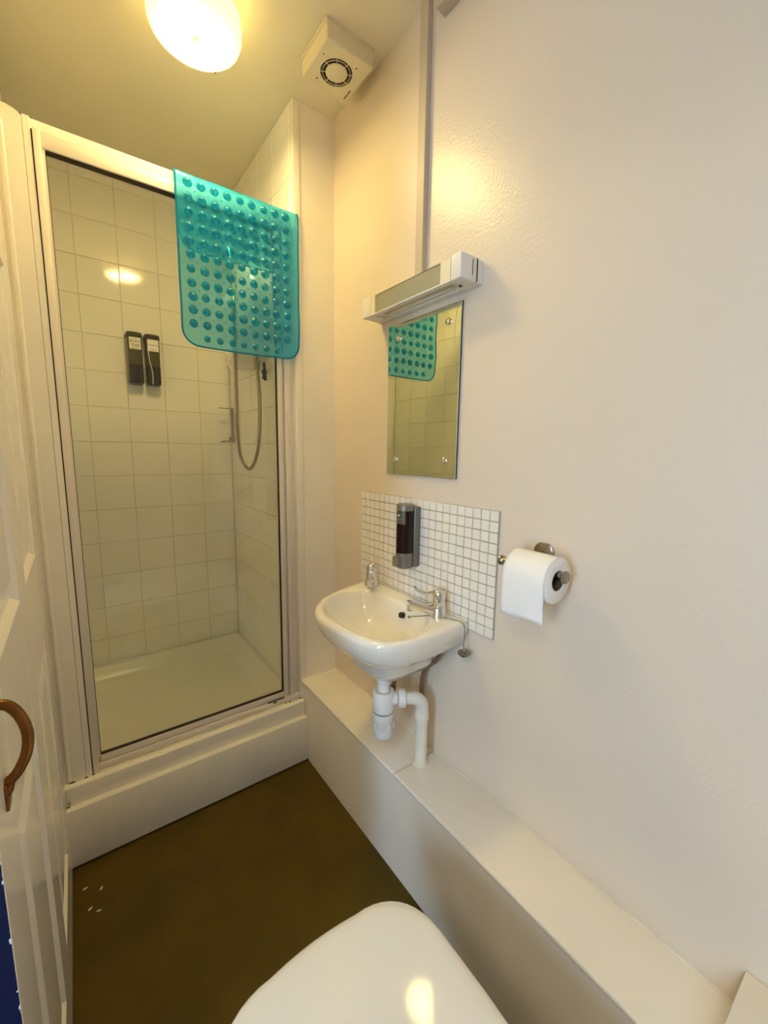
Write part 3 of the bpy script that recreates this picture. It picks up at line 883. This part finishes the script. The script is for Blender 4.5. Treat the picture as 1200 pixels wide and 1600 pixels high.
def angsort(poly, c):
    # sample the polygon at N equal angles about c, so rings match one another
    out = []
    n = len(poly)
    for k in range(N):
        a = 2 * PI * k / N
        d = Vector((math.cos(a), math.sin(a)))
        best = None
        for i in range(n):
            p, q = Vector(poly[i]) - Vector(c), Vector(poly[(i + 1) % n]) - Vector(c)
            e = q - p
            den = d.x * e.y - d.y * e.x
            if abs(den) < 1e-12: continue
            tt = (p.x * e.y - p.y * e.x) / den
            uu = (p.x * d.y - p.y * d.x) / den
            if tt > 0 and -1e-6 <= uu <= 1 + 1e-6 and (best is None or tt > best): best = tt
        out.append(Vector(c) + d * best)
    return out
def spline2(poly, sub=6, closed=True):
    if closed: return [(p.x, p.y) for p in closed_curve([(x, y, 0) for x, y in poly], sub)]
    return [(p.x, p.y) for p in smooth_path([(x, y, 0) for x, y in poly], sub)]
BC = (-.165, .915)
O = angsort(spline2(outer, 5, False), BC)
I = angsort(spline2(inner, 5), BC)
def scaled(poly, sx, sy, z, cx=W0, cy=.925):
    return [(cx + (p.x - cx) * sx, cy + (p.y - cy) * sy, z) for p in poly]
def blend(f, z, dz=0): return [(o.x + (i.x - o.x) * f, o.y + (i.y - o.y) * f, z) for o, i in zip(O, I)]
def inn(f, z, c=(-.155, .900)): return [(c[0] + (i.x - c[0]) * f, c[1] + (i.y - c[1]) * f, z) for i in I]
hub = [(W0 - .01 + 0 * k, 0) for k in range(1)]
def hubring(sx, sy, z):
    # apron narrows to a hub set back from the front
    out = []
    for p in O:
        x = W0 + (p.x - W0) * sx
        y = .925 + (p.y - .925) * sy
        out.append((x, y, z))
    return out
rings = [hubring(.60, .40, .600), hubring(.68, .50, .628), hubring(.715, .55, .668), hubring(.74, .60, .676), hubring(.82, .74, .688), hubring(.90, .87, .706), hubring(.955, .95, .728), hubring(.985, .985, .752), hubring(1.0, 1.0, .770),
         hubring(1.0, 1.0, .776), hubring(.992, .993, .782), blend(.18, .7855), blend(.60, .7855), blend(.85, .784), inn(.995, .780), inn(.965, .768), inn(.92, .742), inn(.82, .712), inn(.62, .692), inn(.35, .682), inn(.14, .678)]
obj('bowl', loft(rings), 'ceramic', t, smooth=True, angle=75)
obj('waste', lathe((-.155, .900, .679), (0, 0, 1), [(.021, -.002), (.021, .002), (.016, .0028), (.015, .001), (.001, .0005)], 24), 'chrome', t, smooth=True)
# overflow
ovp = Vector((-.0835, .900, .7545))
obj('overflow_hole', lathe(ovp, (-1, .05, .25), [(.0085, -.01), (.0085, .0015), (.001, .0018)], 20), 'dark_gap', t)
def tap(y, yaw, lever, lab):
    px = -.050
    zt = .7850
    R3 = Matrix.Translation((px, y, zt)) @ Matrix.Rotation(yaw, 4, 'Z')   # spout runs along local -x
    def tf(bm):
        bmesh.ops.transform(bm, matrix=R3, verts=bm.verts); return bm
    bm = bmesh.new()
    add_lathe(bm, (0, 0, 0), (0, 0, 1), [(.0245, 0), (.0245, .003), (.0235, .007), (.0205, .018), (.0185, .027), (.0180, .032), (.001, .033)], 28)
    body = obj('tap', tf(bm), 'chrome', t, smooth=True, angle=50)
    body['label'] = lab
    bm = tube([(-.010, 0, .016), (-.035, 0, .022), (-.066, 0, .0335), (-.080, 0, .0375), (-.0865, 0, .0375)], [.0145, .0125, .0100, .0095, .008], 16)
    add_tube(bm, [(-.079, 0, .037), (-.079, 0, .020)], .0088, 16)
    obj('spout', tf(bm), 'chrome', body, smooth=True, angle=50)
    obj('nozzle', tf(tube([(-.079, 0, .0215), (-.079, 0, .0178)], .0078, 14)), 'black', body)
    bm = bmesh.new()
    add_lathe(bm, (0, 0, .031), (0, 0, 1), [(.0172, 0), (.0178, .004), (.0175, .034), (.0160, .040), (.013, .042), (.012, .0405), (.001, .0405)], 28)
    if lever:
        add_tube(bm, smooth_path([(-.012, 0, .068), (-.030, 0, .0655), (-.044, 0, .0670), (-.058, 0, .0745), (-.064, 0, .0800)], 4), [.0055 - .00004 * k for k in range(17)], 10)
        add_tube(bm, [(-.062, 0, .078), (-.066, 0, .083)], [.0052, .0040], 10)
    else:
        add_tube(bm, smooth_path([(-.012, 0, .058), (-.030, 0, .056), (-.040, 0, .058)], 4), .0045, 10)
    obj('handle', tf(bm), 'chrome', body, smooth=True, angle=50)
tap(1.098, math.radians(50), False, 'chrome tap at the far end of the basin')
tap(.7795, math.radians(-32), True, 'chrome lever tap at the near end of the basin')
# bead chain and plug
ch = smooth_path([(-.052, .754, .7885), (-.040, .735, .788), (-.030, .716, .7865), (-.0275, .7055, .781), (-.027, .702, .768), (-.029, .7005, .745), (-.032, .699, .728), (-.030, .698, .714)], 14)
bm = bmesh.new()
acc = 0
last = None
for p in ch:
    if last is None or (p - last).length > .0030:
        bmesh.ops.create_icosphere(bm, subdivisions=1, radius=.0018, matrix=Matrix.Translation(p)); last = p
cobj = obj('plug_chain', bm, 'brushed', t, smooth=True); cobj['kind'] = 'stuff'
plg = lathe((-.030, .698, .711), (0, 0, -1), [(.003, -.004), (.0042, -.001), (.0042, .002), (.0170, .0035), (.0175, .006), (.0165, .0085), (.012, .0090), (.011, .013), (.001, .0135)], 24)
obj('plug', plg, 'brushed', t, smooth=True)
lk = tube(smooth_path([(-.066, .790, .7875), (-.074, .806, .782), (-.084, .826, .776), (-.094, .846, .770)], 5), .0013, 8)
bmesh.ops.create_icosphere(lk, subdivisions=2, radius=.0042, matrix=Matrix.Translation((-.0955, .8485, .769)))
obj('chain_stay', lk, 'brushed', t, smooth=True)

# ---------------------------------------------------------------- bottle trap and waste pipe
t = thing('bottle_trap', 'white plastic bottle trap and waste pipe under the basin', 'trap', (-.155, .880, .43))
TX, TY = -.157, .880
obj('tail_nut', lathe((TX, TY, .592), (0, 0, 1), [(.0195, -.012), (.0215, -.006), (.0215, .0065)], 12), 'white_plastic', t)
obj('washer', lathe((TX, TY, .5955), (0, 0, 1), [(.0225, 0), (.0225, .004)], 20), 'black', t)
obj('tailpiece', lathe((TX, TY, .553), (0, 0, 1), [(.017, 0), (.017, .03)], 24), 'white_plastic', t, smooth=True)
obj('upper_body', lathe((TX, TY, .494), (0, 0, 1), [(.030, 0), (.031, .004), (.031, .056), (.029, .060), (.024, .061), (.020, .058)], 32), 'white_plastic', t, smooth=True, angle=50)
obj('joint_ring', lathe((TX, TY, .490), (0, 0, 1), [(.0295, 0), (.0295, .005)], 32), 'olive_button', t, smooth=True)
cup = lathe((TX, TY, .405), (0, 0, 1), [(.004, 0), (.018, .002), (.0265, .010), (.0285, .02), (.029, .055), (.0315, .058), (.0318, .085)], 32)
for k in range(8):
    a = k * PI / 4
    cxx, cyy = TX + .0298 * math.cos(a), TY + .0298 * math.sin(a)
    add_box(cup, (cxx - .0022, cyy - .0022, .441), (cxx + .0022, cyy + .0022, .460), .001)
obj('cup', cup, 'white_plastic', t, smooth=True, angle=45)
PXx, PYy = -.064, .8173
d = Vector((PXx - TX, PYy - TY, 0)); dl = d.length; d.normalize()
def along(q, z): return (TX + d.x * q, TY + d.y * q, z)
zo = .528
obj('outlet_stub', tube([along(.024, zo), along(.034, zo), along(.040, zo)], [.018, .018, .016], 24), 'white_plastic', t, smooth=True)
nut = bmesh.new()
add_lathe(nut, along(.042, zo), d, [(.019, 0), (.0255, .002), (.0262, .012), (.0255, .020), (.021, .022)], 14)
obj('compression_nut', nut, 'white_plastic', t)
ep = [along(.062, zo), along(.078, zo)] + [(TX + d.x * (dl - .026 + .026 * math.sin(a)), TY + d.y * (dl - .026 + .026 * math.sin(a)), zo - .026 + .026 * math.cos(a)) for a in [PI / 2 * k / 8 for k in range(1, 9)]] + [(PXx, PYy, zo - .052)]
obj('elbow', tube(ep, [.0175, .0175] + [.0185] * 8 + [.0185], 24), 'pipe_white', t, smooth=True, angle=60)
obj('socket', lathe((PXx, PYy, zo - .055), (0, 0, 1), [(.0185, -.012), (.0200, -.011), (.0200, .010), (.0188, .013)], 28), 'pipe_white', t, smooth=True)
obj('waste_pipe', lathe((PXx, PYy, ZB - .004), (0, 0, 1), [(.0180, 0), (.0175, .006), (.0172, .16)], 28), 'pipe_white', t, smooth=True)
obj('pipe_sealant', lathe((PXx, PYy, ZB), (0, 0, 1), [(.026, 0), (.022, .003), (.0185, .006)], 20), 'caulk', t, smooth=True)

def hose(label, pts):
    h = thing('flexible_hose', label, 'hose', pts[-1], 'braided tap hoses under the basin')
    obj('braid', tube(smooth_path(pts, 7), .0068, 12), 'braid', h, smooth=True)
    a, b = Vector(pts[-2]), Vector(pts[-1])
    obj('ferrule', lathe(b, (b - a), [(.0085, -.012), (.0092, -.008), (.0092, .006), (.007, .009)], 8), 'brass', h)
hose('braided hose curving down behind the waste pipe from the near tap', [(-.045, .765, .720), (-.040, .775, .680), (-.030, .803, .638), (-.026, .838, .606), (-.026, .858, .570), (-.026, .863, .525), (-.026, .862, .492)])
hose('braided hose hidden behind the trap from the far tap', [(-.048, 1.09, .715), (-.04, 1.06, .66), (-.03, 1.02, .60), (-.028, .995, .55), (-.028, .990, .505), (-.028, 1.0, .455)])

# ---------------------------------------------------------------- toilet
t = thing('toilet', 'white toilet with its lid down beside the pipe boxing', 'toilet', (-.56, .30, 0))
def seat_outline(hw, yf, yb, z, n=10, cxx=-.560, e=.72):
    # squarish D: nearly straight front with generous corners, sides narrowing slightly to the back
    pts = []
    rc = .105
    for k in range(n + 1):
        a = math.radians(0 + 90 * k / n)
        pts.append((cxx + hw - rc + rc * math.cos(a) ** .9 if math.cos(a) > 0 else cxx + hw - rc, yf - rc + rc * math.sin(a) ** .9 - .012 * (1 - math.sin(a)) * 0, z))
    # slight crown on the front edge
    for f in (.66, .33, 0, -.33, -.66):
        pts.append((cxx + (hw - rc) * f, yf + .006 * (1 - f * f), z))
    for k in range(n + 1):
        a = math.radians(90 + 90 * k / n)
        c = math.cos(a)
        pts.append((cxx - hw + rc - rc * abs(c) ** .9, yf - rc + rc * abs(math.sin(a)) ** .9, z))
    pts += [(cxx - hw + .002, (yf + yb) / 2, z), (cxx - hw + .014, yb + .03, z), (cxx - hw + .035, yb, z), (cxx + hw - .035, yb, z), (cxx + hw - .014, yb + .03, z), (cxx + hw - .002, (yf + yb) / 2, z)]
    return pts
def lidr(i, z):
    f = 1 - i / .182
    return [(-.56 + (x + .56) * f, .3135 + (y - .3135) * (1 - i / .2085), z) for x, y, _ in seat_outline(.182, .522, .105, z)]
obj('lid', loft([lidr(.006, .4075), lidr(0, .4090), lidr(0, .421), lidr(.002, .426), lidr(.006, .4295), lidr(.014, .4315), lidr(.03, .4322), lidr(.07, .4327), lidr(.12, .4330)]), 'lid_plastic', t, smooth=True, angle=60)
def tip(o):
    # the lid and seat hang slightly out of level
    for v in o.data.vertices: v.co.z += .004 - .0185 * (v.co.y - .3135) - .0185 * (v.co.x + .56)
tip(C.objects['lid'])
def seatr(i, z): return seat_outline(.180 - i, .519 - i, .105, z)
tip(obj('seat', loft([seatr(.008, .388), seatr(.0, .392), seatr(0, .402), seatr(.004, .406)]), 'lid_plastic', t, smooth=True, angle=60))
def pan(hw, yf, yb, z): return seat_outline(hw, yf, yb, z)
def panr(s, yf, yb, z):
    out = []
    for k in range(40):
        a = 2 * PI * k / 40
        c, s2 = math.cos(a), math.sin(a)
        out.append((-.56 + s * math.copysign(abs(c) ** .75, c), (yf + yb) / 2 + (yf - yb) / 2 * math.copysign(abs(s2) ** .75, s2), z))
    return out
obj('pan', loft([panr(.115, .36, .098, 0), panr(.112, .36, .098, .03), panr(.105, .37, .098, .12), panr(.120, .43, .098, .22), panr(.155, .49, .098, .31), panr(.172, .51, .098, .355), panr(.174, .513, .098, .378), panr(.170, .508, .10, .3878)]), 'ceramic', t, smooth=True, angle=60)
for sx in (-.075, .075):
    obj('hinge', tube([(-.56 + sx - .015, .108, .418), (-.56 + sx + .015, .108, .418)], .011, 12), 'chrome', t, smooth=True)

# ---------------------------------------------------------------- paint flakes on the floor
specs = [(-.8745, 1.2235, .5), (-.8475, 1.270, 1.0), (-.8560, 1.205, -.4), (-.8845, 1.295, .2)]
labs = ['tiny white paint flake on the floor, nearest the door foot', 'tiny white paint flake on the floor, rightmost of the scatter',
        'tiny white paint flake on the floor, lowest of the scatter', 'faint white paint flake on the floor, closest to the step']
for (x, y, a), lb in zip(specs, labs):
    bm = bmesh.new()
    pts = [(-.006, -.001), (-.001, -.0022), (.005, -.0012), (.0065, .0012), (.001, .0024), (-.004, .0016)]
    ca, sa = math.cos(a), math.sin(a)
    add_loft(bm, [[(x + px * ca - py * sa, y + px * sa + py * ca, z) for px, py in pts] for z in (.0002, .0012)])
    tag(obj('paint_flake', bm, 'flake'), lb, 'flake', 'paint flakes on the floor')
